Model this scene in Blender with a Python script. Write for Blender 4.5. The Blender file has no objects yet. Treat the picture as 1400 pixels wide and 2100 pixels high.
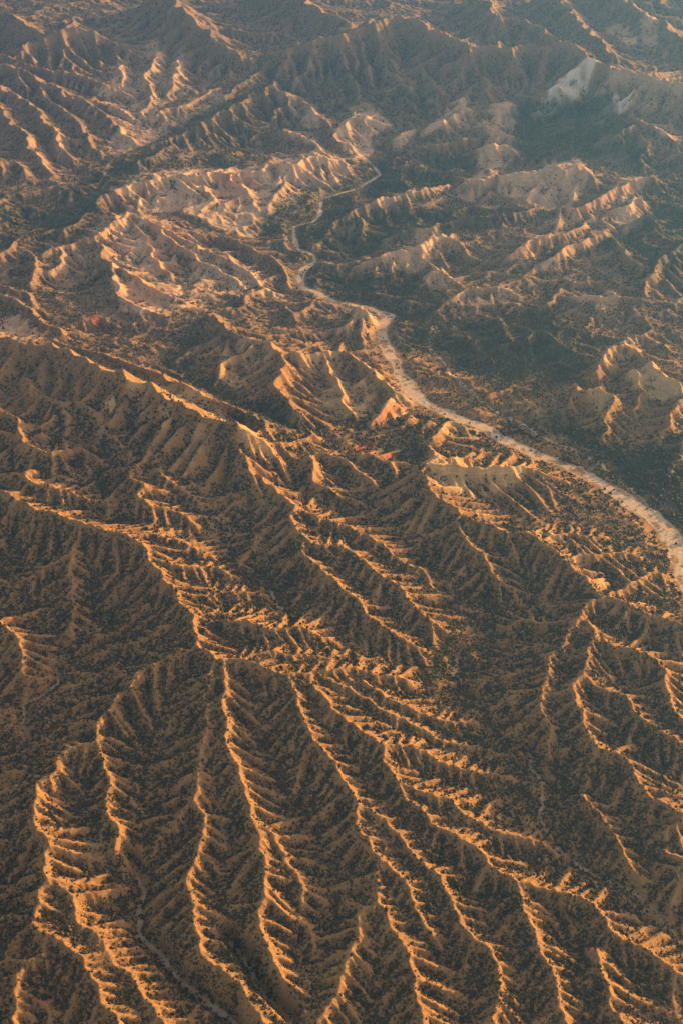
import bpy, math, random, time
import numpy as np
# ---------------------------------------------------------------- camera, world, sun, exposure
sc=bpy.context.scene
cam_d=bpy.data.cameras.new("camera"); cam=bpy.data.objects.new("camera",cam_d)
sc.collection.objects.link(cam); sc.camera=cam
cam_d.sensor_fit='VERTICAL'; cam_d.angle=math.radians(44.0); cam_d.clip_start=5; cam_d.clip_end=60000
cam.location=(0,0,1150); cam.rotation_euler=(math.radians(90-35.0),0,0)
SUN_EL=math.radians(9.5); SUN_AZ=math.radians(60.0)      # azimuth clockwise from the view direction (+Y)
w=bpy.data.worlds.new("World"); sc.world=w; w.use_nodes=True
nt=w.node_tree; bg=nt.nodes["Background"]
sky=nt.nodes.new("ShaderNodeTexSky"); sky.sky_type='NISHITA'; sky.sun_disc=False
sky.sun_elevation=SUN_EL; sky.sun_rotation=SUN_AZ; sky.altitude=1000; sky.dust_density=3.0; sky.air_density=1.0
tint=nt.nodes.new('ShaderNodeMix'); tint.data_type='RGBA'; tint.blend_type='MULTIPLY'; tint.inputs[0].default_value=1.0; tint.inputs[7].default_value=(1.38,0.92,0.67,1)
nt.links.new(sky.outputs[0],tint.inputs[6]); nt.links.new(tint.outputs[2],bg.inputs[0]); bg.inputs[1].default_value=0.13
sun_d=bpy.data.lights.new("sun",'SUN'); sun_d.energy=4.6; sun_d.angle=math.radians(0.5); sun_d.color=(1.0,0.58,0.17)
sun=bpy.data.objects.new("sun",sun_d); sc.collection.objects.link(sun)
sun.rotation_euler=(math.pi/2-SUN_EL,0,math.pi-SUN_AZ)
sc.view_settings.view_transform='Standard'; sc.view_settings.look='None'
sc.view_settings.exposure=2.0; sc.view_settings.gamma=1.0
sc.render.engine='CYCLES'
sc.cycles.volume_bounces=0; sc.cycles.max_bounces=4; sc.cycles.diffuse_bounces=2
T0=time.time()
def log(*a): print('[%.1fs]'%(time.time()-T0),*a,flush=True)
# ---------------------------------------------------------------- view geometry
CAM_H, PITCH, VFOV = 1150.0, math.radians(35.0), math.radians(44.0)
FPX = 1050.0/math.tan(VFOV/2)
def unproj(px, py, z):
    u=(px-700.0)/FPX; v=(1050.0-py)/FPX
    dx=u; dy=math.cos(PITCH)+v*math.sin(PITCH); dz=-math.sin(PITCH)+v*math.cos(PITCH)
    t=(z-CAM_H)/dz
    return dx*t, dy*t
# ---------------------------------------------------------------- surveyed lines
# valley-level trend: (px,py,z)
VC=[(1400,1160,0),(1100,935,6),(810,650,16),(610,570,22),(650,420,28),(780,340,36),
 (900,1300,22),(930,1380,18),(1090,1560,6),(1120,1700,0),(1400,1920,-12),(1250,2090,-14),
 (400,1300,62),(300,1120,60),(550,1370,52),(700,1400,46),(850,1400,30),
 (130,1350,26),(50,1430,18),(60,1600,10),(0,1800,4),(0,2090,-8),
 (300,1760,14),(300,1900,0),(430,2050,-12),(620,2090,-14),(700,1800,10),(850,1950,-4),
 (1190,1250,40),(1300,1500,20),(1400,1500,22),(1300,1250,20),(1100,1500,12),
 (100,1000,52),(0,900,62),(200,850,66),(430,1000,52),(600,1200,42),(450,1160,44),
 (0,670,80),(250,760,70),(480,870,60),(640,900,40),(800,950,36),(900,980,36),(1000,1050,28),
 (560,660,30),(380,700,42),(200,650,48),(100,560,52),(700,880,26),(800,860,16),
 (300,480,60),(500,540,40),(450,400,55),(620,350,55),(120,440,55),(300,320,62),(0,400,80),
 (900,560,26),(1100,560,40),(1300,560,50),(1100,450,50),(900,420,40),(1350,450,60),(1000,340,60),
 (1000,740,22),(1300,750,36),(1300,950,14),(1400,850,40),
 (850,280,60),(1150,230,90),(1350,250,110),(700,280,55),
 (150,250,110),(0,150,150),(350,150,110),(120,40,190),(400,40,190),(600,120,120),(700,60,170),
 (800,120,150),(950,120,150),(1100,70,190),(1250,100,170),(1400,150,150),(700,-60,210),(100,-60,230),(1300,-60,240)]
# crest lines: relief above the valley level at start / end (or per point), then pixels
R=[
# long spine and the ridges that fan from it
((30,32,34,36,36,36,36,34,34,34,32,34,34,34,34,32,34,32,30,28,24,16),[(50,1030),(105,1050),(150,1060),(195,1080),(230,1090),(270,1100),(300,1120),(315,1155),(332,1190),(360,1215),(375,1240),(400,1265),(400,1295),(410,1320),(445,1345),(480,1350),(545,1370),(590,1385),(645,1380),(700,1375),(760,1370),(830,1390)]),
((32,24),[(405,1325),(365,1335),(327,1350),(300,1370),(272,1385),(260,1410),(240,1425),(222,1465),(197,1495),(212,1555),(228,1608),(218,1640),(240,1680),(250,1702),(235,1735)]),
((30,30,34,34,32,34,30),[(197,1505),(192,1518),(150,1532),(120,1550),(112,1582),(80,1600),(72,1650),(57,1662),(78,1700),(100,1712),(115,1737),(95,1745),(100,1770),(82,1787),(100,1808),(70,1825),(90,1850),(67,1880),(70,1895),(100,1915),(135,1935),(165,1960),(200,2010),(215,2055),(235,2100),(250,2140)]),
((30,26),[(88,1792),(125,1825),(155,1840),(160,1885),(200,1925),(235,1960),(250,1985),(280,2015),(310,2045),(330,2080),(350,2110)]),
((30,20),[(88,1908),(95,1950),(120,1985),(140,2020),(148,2050)]),
((32,28),[(88,1958),(50,1975),(35,1995),(30,2025),(18,2035),(30,2060),(30,2100)]),
((24,18),[(32,2045),(65,2055),(95,2085),(110,2120)]),
((24,10),[(110,1585),(140,1612),(150,1650)]),
((24,10),[(80,1655),(120,1670),(160,1692)]),
((24,10),[(108,1748),(170,1750),(215,1770),(270,1790)]),
((22,6),[(80,1600),(40,1615),(0,1625),(-40,1640)]),
((24,6),[(115,1550),(60,1570),(0,1590),(-40,1600)]),
((24,6),[(150,1532),(115,1520),(60,1535),(0,1555)]),
((22,6),[(57,1662),(30,1665),(0,1695),(-30,1700)]),
((22,6),[(95,1745),(50,1765),(0,1785)]),
((22,6),[(68,1825),(30,1850),(-20,1865)]),
((22,6),[(67,1890),(30,1920),(-20,1950)]),
((22,6),[(240,1425),(170,1440),(110,1470),(60,1490)]),
((24,6),[(272,1385),(225,1365),(190,1395),(120,1410)]),
((24,6),[(222,1470),(140,1495),(60,1520)]),
((26,10),[(400,1275),(330,1285),(290,1310),(230,1325),(180,1345)]),
((26,8),[(360,1215),(320,1225),(280,1250),(260,1275),(200,1310),(165,1330)]),
((24,6),[(375,1245),(330,1260),(300,1275),(250,1310),(215,1325)]),
((22,8),[(315,1155),(270,1180),(230,1210),(200,1235)]),
((26,8),[(245,1095),(235,1140),(240,1165),(220,1200),(200,1230)]),
((26,10),[(150,1110),(150,1150),(140,1180),(140,1215),(150,1250),(145,1300)]),
((26,10),[(150,1130),(110,1150),(125,1180),(140,1210)]),
((20,8),[(110,1150),(60,1180),(20,1190),(-30,1200)]),
((28,10),[(-20,1270),(0,1278),(30,1305),(45,1340),(50,1380),(60,1400),(100,1400)]),
# ridge A
((32,30,28,28,30,28,26),[(440,1350),(430,1400),(413,1425),(425,1455),(420,1510),(400,1560),(402,1600),(410,1615),(385,1645),(410,1670),(410,1720),(390,1775),(388,1820),(395,1870),(418,1925),(420,1955),(445,1985),(480,2020),(500,2050),(530,2080),(560,2120)]),
((26,8),[(385,1648),(350,1700),(320,1720),(305,1762)]),
((22,8),[(395,1790),(350,1805),(325,1830)]),
((22,8),[(415,1940),(385,1965),(370,1990)]),
((22,8),[(410,1500),(360,1530),(330,1560)]),
((22,8),[(405,1580),(350,1610),(300,1640)]),
((24,8),[(415,1430),(380,1450),(350,1490),(320,1510)]),
# ridge B
((32,32,30,32,32,30,26),[(458,1352),(462,1400),(463,1440),(465,1490),(475,1555),(490,1590),(505,1640),(522,1675),(530,1710),(525,1740),(540,1780),(550,1800),(548,1840),(530,1865),(540,1900),(550,1945),(565,1980),(580,2035),(590,2080)]),
((30,12),[(528,1690),(565,1715),(600,1765),(620,1820),(620,1880),(635,1930),(640,1960)]),
((24,8),[(527,1740),(500,1780),(480,1830),(478,1860)]),
((24,10),[(545,1370),(545,1420),(550,1470),(555,1520)]),
((24,10),[(600,1520),(610,1560),(600,1610),(590,1650)]),
((26,10),[(640,1530),(655,1580),(650,1630),(630,1680)]),
# ridge C
((32,32,30,30,30,28,20),[(590,1390),(600,1420),(615,1460),(625,1490),(665,1535),(700,1575),(715,1625),(730,1645),(730,1685),(765,1730),(795,1770),(825,1800),(850,1840),(875,1885),(890,1930)]),
((30,28,28,26),[(778,1762),(760,1800),(775,1850),(800,1890),(820,1930),(840,1950),(840,1995),(855,2025),(865,2065),(875,2110)]),
((28,22),[(775,1855),(740,1870),(725,1925),(705,1990),(680,2050),(650,2100),(640,2130)]),
((24,8),[(835,1935),(800,1970),(790,2020)]),
((30,30,28,26,22),[(640,1385),(640,1400),(665,1430),(700,1470),(735,1495),(765,1515),(780,1530),(785,1570),(820,1600),(835,1635),(870,1660),(910,1705),(935,1725),(980,1740),(1010,1770),(1050,1800)]),
((28,8),[(780,1525),(850,1530),(900,1560),(980,1590),(1050,1595)]),
((28,10),[(822,1603),(890,1625),(935,1640),(950,1675),(1000,1690),(1045,1715),(1100,1725),(1150,1745)]),
((26,12),[(1050,1800),(1080,1815),(1150,1830),(1225,1860),(1260,1920),(1330,1950),(1400,2000)]),
((26,20),[(1055,1812),(1065,1850),(1090,1890),(1100,1940),(1130,1990),(1150,2050),(1165,2110)]),
((28,24,20),[(740,1650),(770,1668),(800,1695),(840,1730),(875,1770),(910,1795),(915,1820),(930,1845),(945,1890),(980,1930),(1000,1965),(1020,2010),(1015,2060),(1000,2110)]),
((24,18),[(1225,1950),(1230,2000),(1250,2050),(1280,2110)]),
((26,8),[(745,1395),(780,1425),(825,1450),(865,1470),(925,1475),(970,1480)]),
((26,8),[(670,1392),(700,1410),(750,1435),(800,1460),(845,1485),(880,1495),(910,1520),(975,1530)]),
((26,8),[(660,1410),(700,1445),(740,1480),(800,1490),(860,1530),(900,1545)]),
# right fan
((34,34,32,30,28,26,20),[(1300,1240),(1240,1225),(1205,1240),(1190,1270),(1160,1300),(1135,1345),(1125,1385),(1105,1415),(1112,1450),(1120,1480),(1125,1530)]),
((30,8),[(1190,1275),(1140,1285),(1080,1270),(1020,1285)]),
((26,8),[(1150,1310),(1080,1330),(1030,1345),(980,1360)]),
((26,8),[(1130,1350),(1090,1370),(1040,1385),(980,1395)]),
((24,8),[(1108,1415),(1060,1430),(1010,1450)]),
((34,32,32,30,28,26,24),[(1205,1270),(1220,1300),(1205,1325),(1192,1355),(1190,1385),(1170,1410),(1175,1440),(1200,1475),(1205,1510),(1220,1535),(1275,1550),(1300,1590),(1325,1615),(1335,1640),(1375,1655),(1420,1670)]),
((30,24),[(1220,1300),(1265,1325),(1320,1335),(1355,1355),(1370,1385),(1370,1440),(1400,1470),(1430,1490)]),
((28,22),[(1190,1385),(1235,1410),(1280,1425),(1300,1455),(1335,1490),(1365,1505),(1420,1530)]),
((26,10),[(1195,1630),(1220,1660),(1255,1705),(1285,1760),(1300,1800),(1320,1820)]),
((24,8),[(1400,1680),(1350,1710),(1310,1745)]),
((26,10),[(1430,1760),(1380,1780),(1385,1820),(1370,1860)]),
((22,8),[(1235,1560),(1240,1600),(1220,1620)]),
# right centre crest with pale scarps
((44,40,36,34,34,36,36,36,34,34,34,32,30,30),[(868,945),(870,990),(900,1020),(925,1035),(970,1060),(1020,1080),(1075,1085),(1115,1115),(1160,1145),(1205,1180),(1240,1215),(1290,1230),(1335,1255),(1420,1290)]),
((40,42,40,30,10),[(868,945),(950,955),(1050,952),(1100,955),(1160,985)]),
((40,36,16),[(880,940),(915,932),(950,945),(975,970)]),
((30,28,26,10),[(925,1035),(925,1070),(945,1100),(960,1120),(990,1140),(1005,1175),(1040,1195),(1060,1225)]),
((26,8),[(1075,1085),(1120,1095),(1180,1095),(1240,1100)]),
((26,8),[(1160,1145),(1210,1140),(1260,1130),(1310,1140)]),
((26,8),[(1245,1215),(1290,1190),(1340,1170),(1390,1180)]),
((24,8),[(1100,1110),(1090,1160),(1100,1200)]),
((22,8),[(930,1075),(880,1095),(840,1110)]),
((22,8),[(990,1140),(940,1165),(920,1200)]),
((20,8),[(905,1030),(850,1060),(820,1080)]),
((22,6),[(820,1000),(870,1020),(850,1050),(825,1100)]),
((24,10),[(990,1070),(1030,1100),(1060,1110),(1095,1160)]),
# centre ridges
((30,32,32,30,28,10),[(540,985),(575,1005),(600,1040),(595,1065),(610,1090),(645,1120),(700,1115),(735,1140),(765,1165),(800,1190),(830,1210),(855,1240),(875,1270),(910,1290)]),
((30,26,8),[(600,1045),(650,1052),(700,1070),(760,1105),(820,1140),(870,1180),(900,1220)]),
((30,28,10),[(610,1092),(625,1135),(660,1170),(700,1200),(715,1215),(740,1240),(765,1265),(795,1295),(830,1320),(865,1330)]),
((24,8),[(595,1070),(545,1085),(510,1120),(490,1160)]),
((22,8),[(620,1130),(590,1150),(560,1170)]),
((22,8),[(660,1170),(640,1200),(600,1235)]),
((22,8),[(715,1215),(690,1245),(650,1270)]),
((24,8),[(575,1005),(520,1020),(470,1040)]),
((22,8),[(545,985),(490,1010),(440,1030)]),
((30,20,8),[(635,930),(640,960),(640,985),(670,1000),(700,1020),(740,1030)]),
((26,10),[(645,925),(700,935),(740,960),(780,1000),(800,1040)]),
((24,10),[(740,925),(790,940),(850,955)]),
((20,8),[(800,945),(810,985),(780,1030)]),
# spurs on right flank of spine
((28,10),[(280,1097),(340,1095),(400,1125),(440,1145)]),
((28,10),[(310,1140),(385,1160),(430,1165),(480,1180)]),
((26,8),[(372,1232),(420,1215),(500,1210),(560,1225)]),
((28,8),[(405,1262),(450,1258),(520,1252),(590,1262)]),
((30,26,10),[(465,1270),(545,1285),(620,1282),(660,1300),(690,1320)]),
((26,10),[(405,1300),(450,1310),(500,1330)]),
((28,26),[(470,1350),(520,1345),(550,1335),(600,1345)]),
((24,8),[(595,1345),(650,1345),(720,1345),(780,1350)]),
# upper left ridges
((30,30,26,10),[(50,770),(60,795),(100,815),(150,825),(200,850),(220,890),(260,925),(300,940),(340,960),(385,985),(415,1010)]),
((30,32,30,26,8),[(0,835),(30,855),(55,905),(100,925),(160,915),(200,940),(225,960)]),
((28,26,8),[(-30,870),(0,880),(60,905),(110,935),(110,970),(150,985)]),
((30,28,10),[(60,960),(40,970),(60,990),(105,1000),(150,1010),(210,1030),(250,1040)]),
((30,30,28,10),[(300,940),(270,955),(278,980),(300,1000),(280,1012),(310,1030),(350,1045),(400,1075)]),
((28,10),[(320,960),(350,985),(390,1010),(410,1035)]),
((30,30),[(50,1030),(20,1010),(-20,1000)]),
((24,10),[(0,700),(60,720),(100,750),(160,770),(220,790),(270,830),(290,860)]),
((24,8),[(130,840),(140,880),(130,910)]),
((22,8),[(110,850),(90,880),(105,905)]),
# big W range
((56,58,60,60,60,64,68,70,72,74,76,78,78,74),[(-60,655),(0,672),(40,685),(95,695),(170,728),(210,745),(255,760),(295,775),(325,795),(380,815),(415,835),(450,848),(480,855),(488,862)]),
((74,54,40,28,20),[(488,862),(520,885),(545,905),(565,915),(600,900),(645,890)]),
((74,48,38,32),[(480,858),(470,890),(500,920),(530,955),(545,988)]),
((40,10),[(480,862),(440,900),(400,940),(385,955)]),
((42,10),[(415,838),(370,870),(330,915),(325,930)]),
((40,10),[(325,797),(290,830),(255,860)]),
((38,12),[(255,762),(265,800),(280,840),(295,870)]),
((34,10),[(170,730),(120,745),(80,770)]),
((30,8),[(488,895),(470,930),(440,965)]),
((24,12),[(0,600),(40,615),(90,660),(130,680)]),
((26,10),[(0,580),(45,600),(90,640)]),
# hills between range and wash
((44,40,40,44,44,38,10),[(437,638),(475,672),(545,695),(577,712),(582,745),(565,780),(600,830),(640,870)]),
((44,40,38,36,34,28,12),[(577,715),(620,725),(655,715),(690,710),(720,725),(755,755),(800,790),(840,815)]),
((34,8),[(475,672),(440,690),(400,715),(360,740)]),
((36,8),[(545,697),(500,715),(455,755),(440,790)]),
((30,8),[(510,685),(450,705),(400,740)]),
((30,8),[(582,745),(620,770),(660,800)]),
((32,8),[(655,715),(690,770),(700,820),(730,855)]),
((24,8),[(715,722),(740,770),(750,820)]),
((28,8),[(437,638),(400,650),(360,680)]),
((28,8),[(570,785),(520,800),(490,830)]),
((30,28,8),[(737,627),(770,640),(800,652)]),
((26,6),[(740,630),(715,660),(690,682)]),
((24,6),[(745,635),(745,665),(742,702)]),
((22,6),[(885,895),(925,865),(975,878)]),
((22,8),[(800,815),(780,840),(760,870)]),
((18,6),[(840,850),(820,880)]),
((18,6),[(880,860),(860,895)]),
# badlands left of the wash
((30,36,40,40,40,40,38,38,44,50,48,30,10),[(200,408),(225,390),(270,362),(310,365),(350,350),(425,352),(475,350),(530,345),(555,328),(600,328),(660,307),(700,325),(718,355)]),
((36,10),[(340,352),(380,385),(410,400),(430,420)]),
((36,12),[(470,352),(510,390),(530,430)]),
((36,10),[(555,332),(570,360),(575,400)]),
((44,10),[(655,310),(650,345),(665,375)]),
((28,10),[(420,380),(440,410),(400,450)]),
((28,10),[(510,395),(480,410),(450,425)]),
((26,10),[(590,370),(560,400),(550,440)]),
((20,34,40,44,44,40,34,30,24,14),[(60,580),(80,520),(130,492),(190,480),(230,450),(265,432),(300,445),(335,465),(400,500),(520,560)]),
((40,34,30,10),[(190,480),(215,510),(235,555),(240,590),(225,615)]),
((34,10),[(130,495),(120,540),(80,580)]),
((30,10),[(265,440),(290,480),(320,520),(350,560)]),
((30,26,10),[(245,545),(290,570),(330,600),(390,625)]),
((30,10),[(330,470),(390,520),(440,545),(500,590)]),
((28,10),[(400,505),(460,520),(520,560),(560,600)]),
((26,10),[(460,480),(520,505),(560,530),(590,580)]),
((24,10),[(235,600),(290,635),(340,650)]),
((20,8),[(500,610),(540,590),(570,600)]),
((20,8),[(600,640),(640,620),(680,625)]),
((18,6),[(0,520),(60,480),(120,470),(180,455)]),
((18,6),[(130,470),(180,440),(230,425)]),
((16,6),[(0,560),(40,545),(60,555)]),
# strike ridges right of the wash
((14,30,36,36,34,12),[(680,465),(730,425),(755,410),(800,395),(865,383),(920,378)]),
((26,10),[(735,428),(750,450),(740,480)]),
((18,8),[(835,430),(880,418),(925,398)]),
((12,28,30,28,30,30,12),[(780,495),(815,473),(885,463),(925,448),(1000,438),(1050,430),(1110,425)]),
((12,28,36,40,30,10),[(725,545),(785,525),(840,505),(905,472),(935,490),(975,530)]),
((34,8),[(905,475),(900,510),(915,545)]),
((12,36,36,36,30,40,40,42,30),[(930,390),(970,360),(1020,353),(1075,350),(1110,345),(1130,331),(1160,340),(1185,330),(1215,362)]),
((34,8),[(1185,335),(1190,370),(1170,410)]),
((28,8),[(975,362),(1000,385),(985,410)]),
((26,8),[(1130,335),(1095,375),(1080,410)]),
((10,30,30,30,40,36),[(1110,440),(1150,418),(1180,425),(1225,405),(1290,362),(1342,360)]),
((30,8),[(1148,420),(1145,450),(1135,475)]),
((10,24,26),[(1230,455),(1270,425),(1310,405)]),
((10,20,22),[(1290,462),(1325,440),(1345,452)]),
((12,34,34,30,10),[(1030,535),(1080,490),(1115,480),(1165,475),(1200,455)]),
((10,28,28,10),[(1090,560),(1150,515),(1245,472),(1270,500)]),
((24,30,12),[(1250,480),(1265,500),(1300,540),(1320,590)]),
((10,26,26,10),[(855,590),(885,557),(915,555),(945,590)]),
((10,20,22,20,8),[(890,640),(935,600),(980,590),(1020,585),(1060,605)]),
((10,20,10),[(1060,640),(1120,620),(1150,590)]),
((12,24,24,10),[(1150,610),(1195,605),(1260,600),(1330,620)]),
((18,34,34,12),[(1320,600),(1345,540),(1400,500),(1450,480)]),
((10,26,30,28,10),[(960,730),(1050,697),(1110,675),(1150,700),(1210,735)]),
((20,8),[(1050,697),(1020,650),(960,660)]),
((30,34,30,30,32,24),[(1220,755),(1255,705),(1290,700),(1320,720),(1345,755),(1400,795)]),
((14,34,34,30,10),[(1150,850),(1180,795),(1230,790),(1255,805),(1235,900)]),
((30,26,10),[(1400,795),(1370,870),(1345,920)]),
((30,10),[(1300,755),(1310,800),(1300,850)]),
((24,10),[(1420,880),(1390,940),(1370,980)]),
((14,8),[(1000,810),(1050,790),(1100,800)]),
# upper right
((30,34,26,10),[(1275,262),(1305,235),(1335,250),(1400,295)]),
((24,10),[(1305,238),(1320,290),(1310,330)]),
((12,30,10),[(1215,295),(1265,270),(1290,300)]),
((20,40,44,30),[(1088,200),(1150,168),(1225,148),(1270,160)]),
((12,30,32),[(1215,228),(1260,200),(1305,194)]),
((10,26,30,20),[(965,270),(990,262),(1025,262),(1060,280)]),
((12,30,30,10),[(970,315),(1000,290),(1030,292),(1065,320)]),
((30,40,40,12),[(690,265),(722,233),(750,230),(800,262)]),
((10,22,10),[(795,290),(820,272),(850,268)]),
((12,34,30,36,12),[(865,265),(900,242),(925,240),(948,215),(970,245)]),
((10,26,10),[(990,215),(1030,208),(1060,220)]),
((14,22,22,10),[(830,310),(880,295),(950,280),(1000,285)]),
((34,30,30,24,10),[(565,208),(620,210),(660,240),(700,285),(745,300)]),
((30,10),[(580,260),(640,290),(700,330)]),
# upper left slopes
((50,46,40,34,12),[(-40,95),(0,105),(65,120),(150,145),(215,170),(270,195)]),
((50,44,36,12),[(-40,120),(20,130),(75,145),(120,175),(200,215),(240,250),(275,290)]),
((40,30,10),[(20,140),(90,180),(120,205),(155,240),(190,290),(205,310)]),
((40,30,10),[(0,170),(60,200),(100,250),(120,285),(145,320)]),
((40,30,10),[(-30,190),(10,230),(55,280),(80,320),(110,355)]),
((40,40,20),[(-60,290),(0,322),(20,325),(50,350)]),
((30,26,10),[(320,100),(300,150),(310,190),(290,235)]),
((30,26,10),[(365,120),(358,160),(340,195)]),
((26,10),[(250,130),(255,165),(240,200)]),
((30,24,10),[(200,200),(240,215),(270,240)]),
((26,10),[(280,330),(340,300),(400,285)]),
((12,40,46,46,40,20),[(310,300),(400,250),(480,205),(560,168),(590,180),(640,215)]),
((24,24,10),[(460,195),(520,150),(560,120)]),
((24,10),[(330,225),(390,215),(450,180)]),
((70,90,90,50),[(60,70),(120,42),(155,37),(245,80)]),
((40,20),[(150,40),(170,90),(190,120)]),
((80,80,74,66,30),[(330,-20),(390,20),(425,45),(450,70),(510,115)]),
((30,20),[(420,45),(400,90),(390,120)]),
((70,85,90,95,90,85,80,75,60),[(600,80),(640,60),(700,48),(760,32),(820,22),(865,35),(915,52),(960,75),(1080,82)]),
((60,60,50,40),[(990,-20),(1020,30),(1075,35),(1125,65)]),
((64,72,72,72,72),[(1060,78),(1140,68),(1200,100),(1300,132),(1450,165)]),
((50,20),[(960,78),(985,120),(990,150),(1000,190)]),
((44,14),[(870,40),(860,90),(880,130),(900,180)]),
((44,14),[(760,35),(770,90),(790,130),(840,180)]),
((44,14),[(690,52),(700,110),(720,160),(730,200)]),
((36,10),[(620,80),(610,120),(640,170)]),
((44,14),[(1020,78),(1050,120),(1110,150)]),
((60,60,50),[(1130,-20),(1180,25),(1215,60),(1260,100)]),
((60,60,50),[(1250,-30),(1320,20),(1400,60),(1460,90)]),
((60,60,50),[(560,-40),(620,-5),(660,20),(720,45)]),
((60,60),[(-60,10),(20,20),(70,60)]),
]
# the dry wash: (px, py, half width m)
WASH=[(735,300,1.5),(745,318,2),(770,345,3),(778,358,3),(760,370,3),(735,385,2.4),(700,395,2.4),(660,408,2.8),(655,425,4),(655,440,4),(640,455,2.4),(600,465,3),(602,480,4),(610,510,4),(645,522,3.5),(648,535,4),(625,550,8),(613,572,8),(622,588,7),(650,600,5),(690,618,4),(760,632,4),(800,648,8),(785,668,8),(780,690,9),(795,715,10),(812,740,10),(815,765,11),(835,785,14),(835,800,16),(860,820,11),(900,840,9),(940,860,9),(990,875,11),(1030,900,12),(1080,925,11),(1110,938,11),(1160,955,10),(1220,985,12),(1280,1020,15),(1330,1055,17),(1370,1090,17),(1390,1130,15),(1405,1180,15),(1450,1260,17),(1520,1350,18),(1620,1520,18),(1740,1750,18),(1900,2050,18)]
TRACK=[(905,663,2),(880,690,2),(885,715,2),(915,745,3),(920,770,3),(950,795,3),(985,828,3),(1030,850,3),(1080,875,3),(1110,900,3),(1160,920,3),(1200,940,3),(1260,975,3),(1300,1010,2.5),(1330,1035,2),(1375,1075,2)]
GULLY=[[(935,1350,2.5),(930,1385,2.5)],
 [(1085,1540,2),(1090,1575,1.4),(1115,1600,1.4),(1115,1640,1.4),(1105,1665,1.4),(1125,1710,1.4),(1150,1745,1.4),(1190,1775,1.4),(1240,1800,1.4),(1290,1825,1.4),(1330,1855,1.4),(1350,1885,1.4),(1400,1925,1.6),(1450,1950,1.8)],
 [(115,1370,.8),(120,1400,1),(80,1430,1.2),(50,1440,1.2),(50,1480,1.2),(62,1520,1)],
 [(270,1760,1),(285,1800,1.2),(300,1830,1.5),(290,1870,2),(285,1910,2.2),(320,1950,2.5),(370,2010,3),(420,2045,3),(470,2090,3),(500,2130,3)],
 [(555,1210,2),(570,1240,2),(590,1250,2)],[(745,1310,2),(757,1345,2)],
 [(470,1930,1),(500,1960,1.2),(540,2030,1.5),(600,2090,1.5)]]

def resample(P, step):
    P=np.asarray(P,float); d=np.r_[0,np.cumsum(np.hypot(*np.diff(P[:,:2],axis=0).T))]
    n=max(2,int(d[-1]/step)+1); t=np.linspace(0,d[-1],n)
    return np.stack([np.interp(t,d,P[:,k]) for k in range(P.shape[1])],1)

VP=np.array([(*unproj(x,y,z),z) for x,y,z in VC])
def base(x,y):
    x=np.asarray(x,float); y=np.asarray(y,float)
    num=np.zeros(x.shape); den=np.zeros(x.shape)
    for a,b,z in VP:
        s=90+0.045*b
        w=1/((x-a)**2+(y-b)**2+s*s)**1.6
        num+=w*z; den+=w
    return num/den
def place(px,py,r=0.0):
    z=30.0
    for _ in range(12):
        x,y=unproj(px,py,z+r); z=0.5*z+0.5*float(base(x,y))
    x,y=unproj(px,py,z+r)
    return x,y,z+r

# ---------------------------------------------------------------- noise
def _h(ix,iy,seed):
    h=(ix.astype(np.int64)*374761393+iy.astype(np.int64)*668265263+seed*1442695041)&0xffffffff
    h=((h^(h>>13))*1274126177)&0xffffffff
    return ((h^(h>>16))&0xffffff)/16777215.0
def vnoise(x,y,seed=0):
    ix=np.floor(x); iy=np.floor(y); fx=x-ix; fy=y-iy
    fx=fx*fx*fx*(fx*(fx*6-15)+10); fy=fy*fy*fy*(fy*(fy*6-15)+10)
    ix=ix.astype(np.int64); iy=iy.astype(np.int64)
    a=_h(ix,iy,seed); b=_h(ix+1,iy,seed); c=_h(ix,iy+1,seed); d=_h(ix+1,iy+1,seed)
    return (a+(b-a)*fx)*(1-fy)+(c+(d-c)*fx)*fy
def fbm(x,y,scale,oct=4,seed=0,gain=0.5):
    s=np.zeros(np.shape(x)); a=1.0; t=0
    for o in range(oct):
        s+=a*(vnoise(x/scale+17.3*o,y/scale-9.1*o,seed+o)*2-1); t+=a; a*=gain; scale*=0.5
    return s/t
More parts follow.
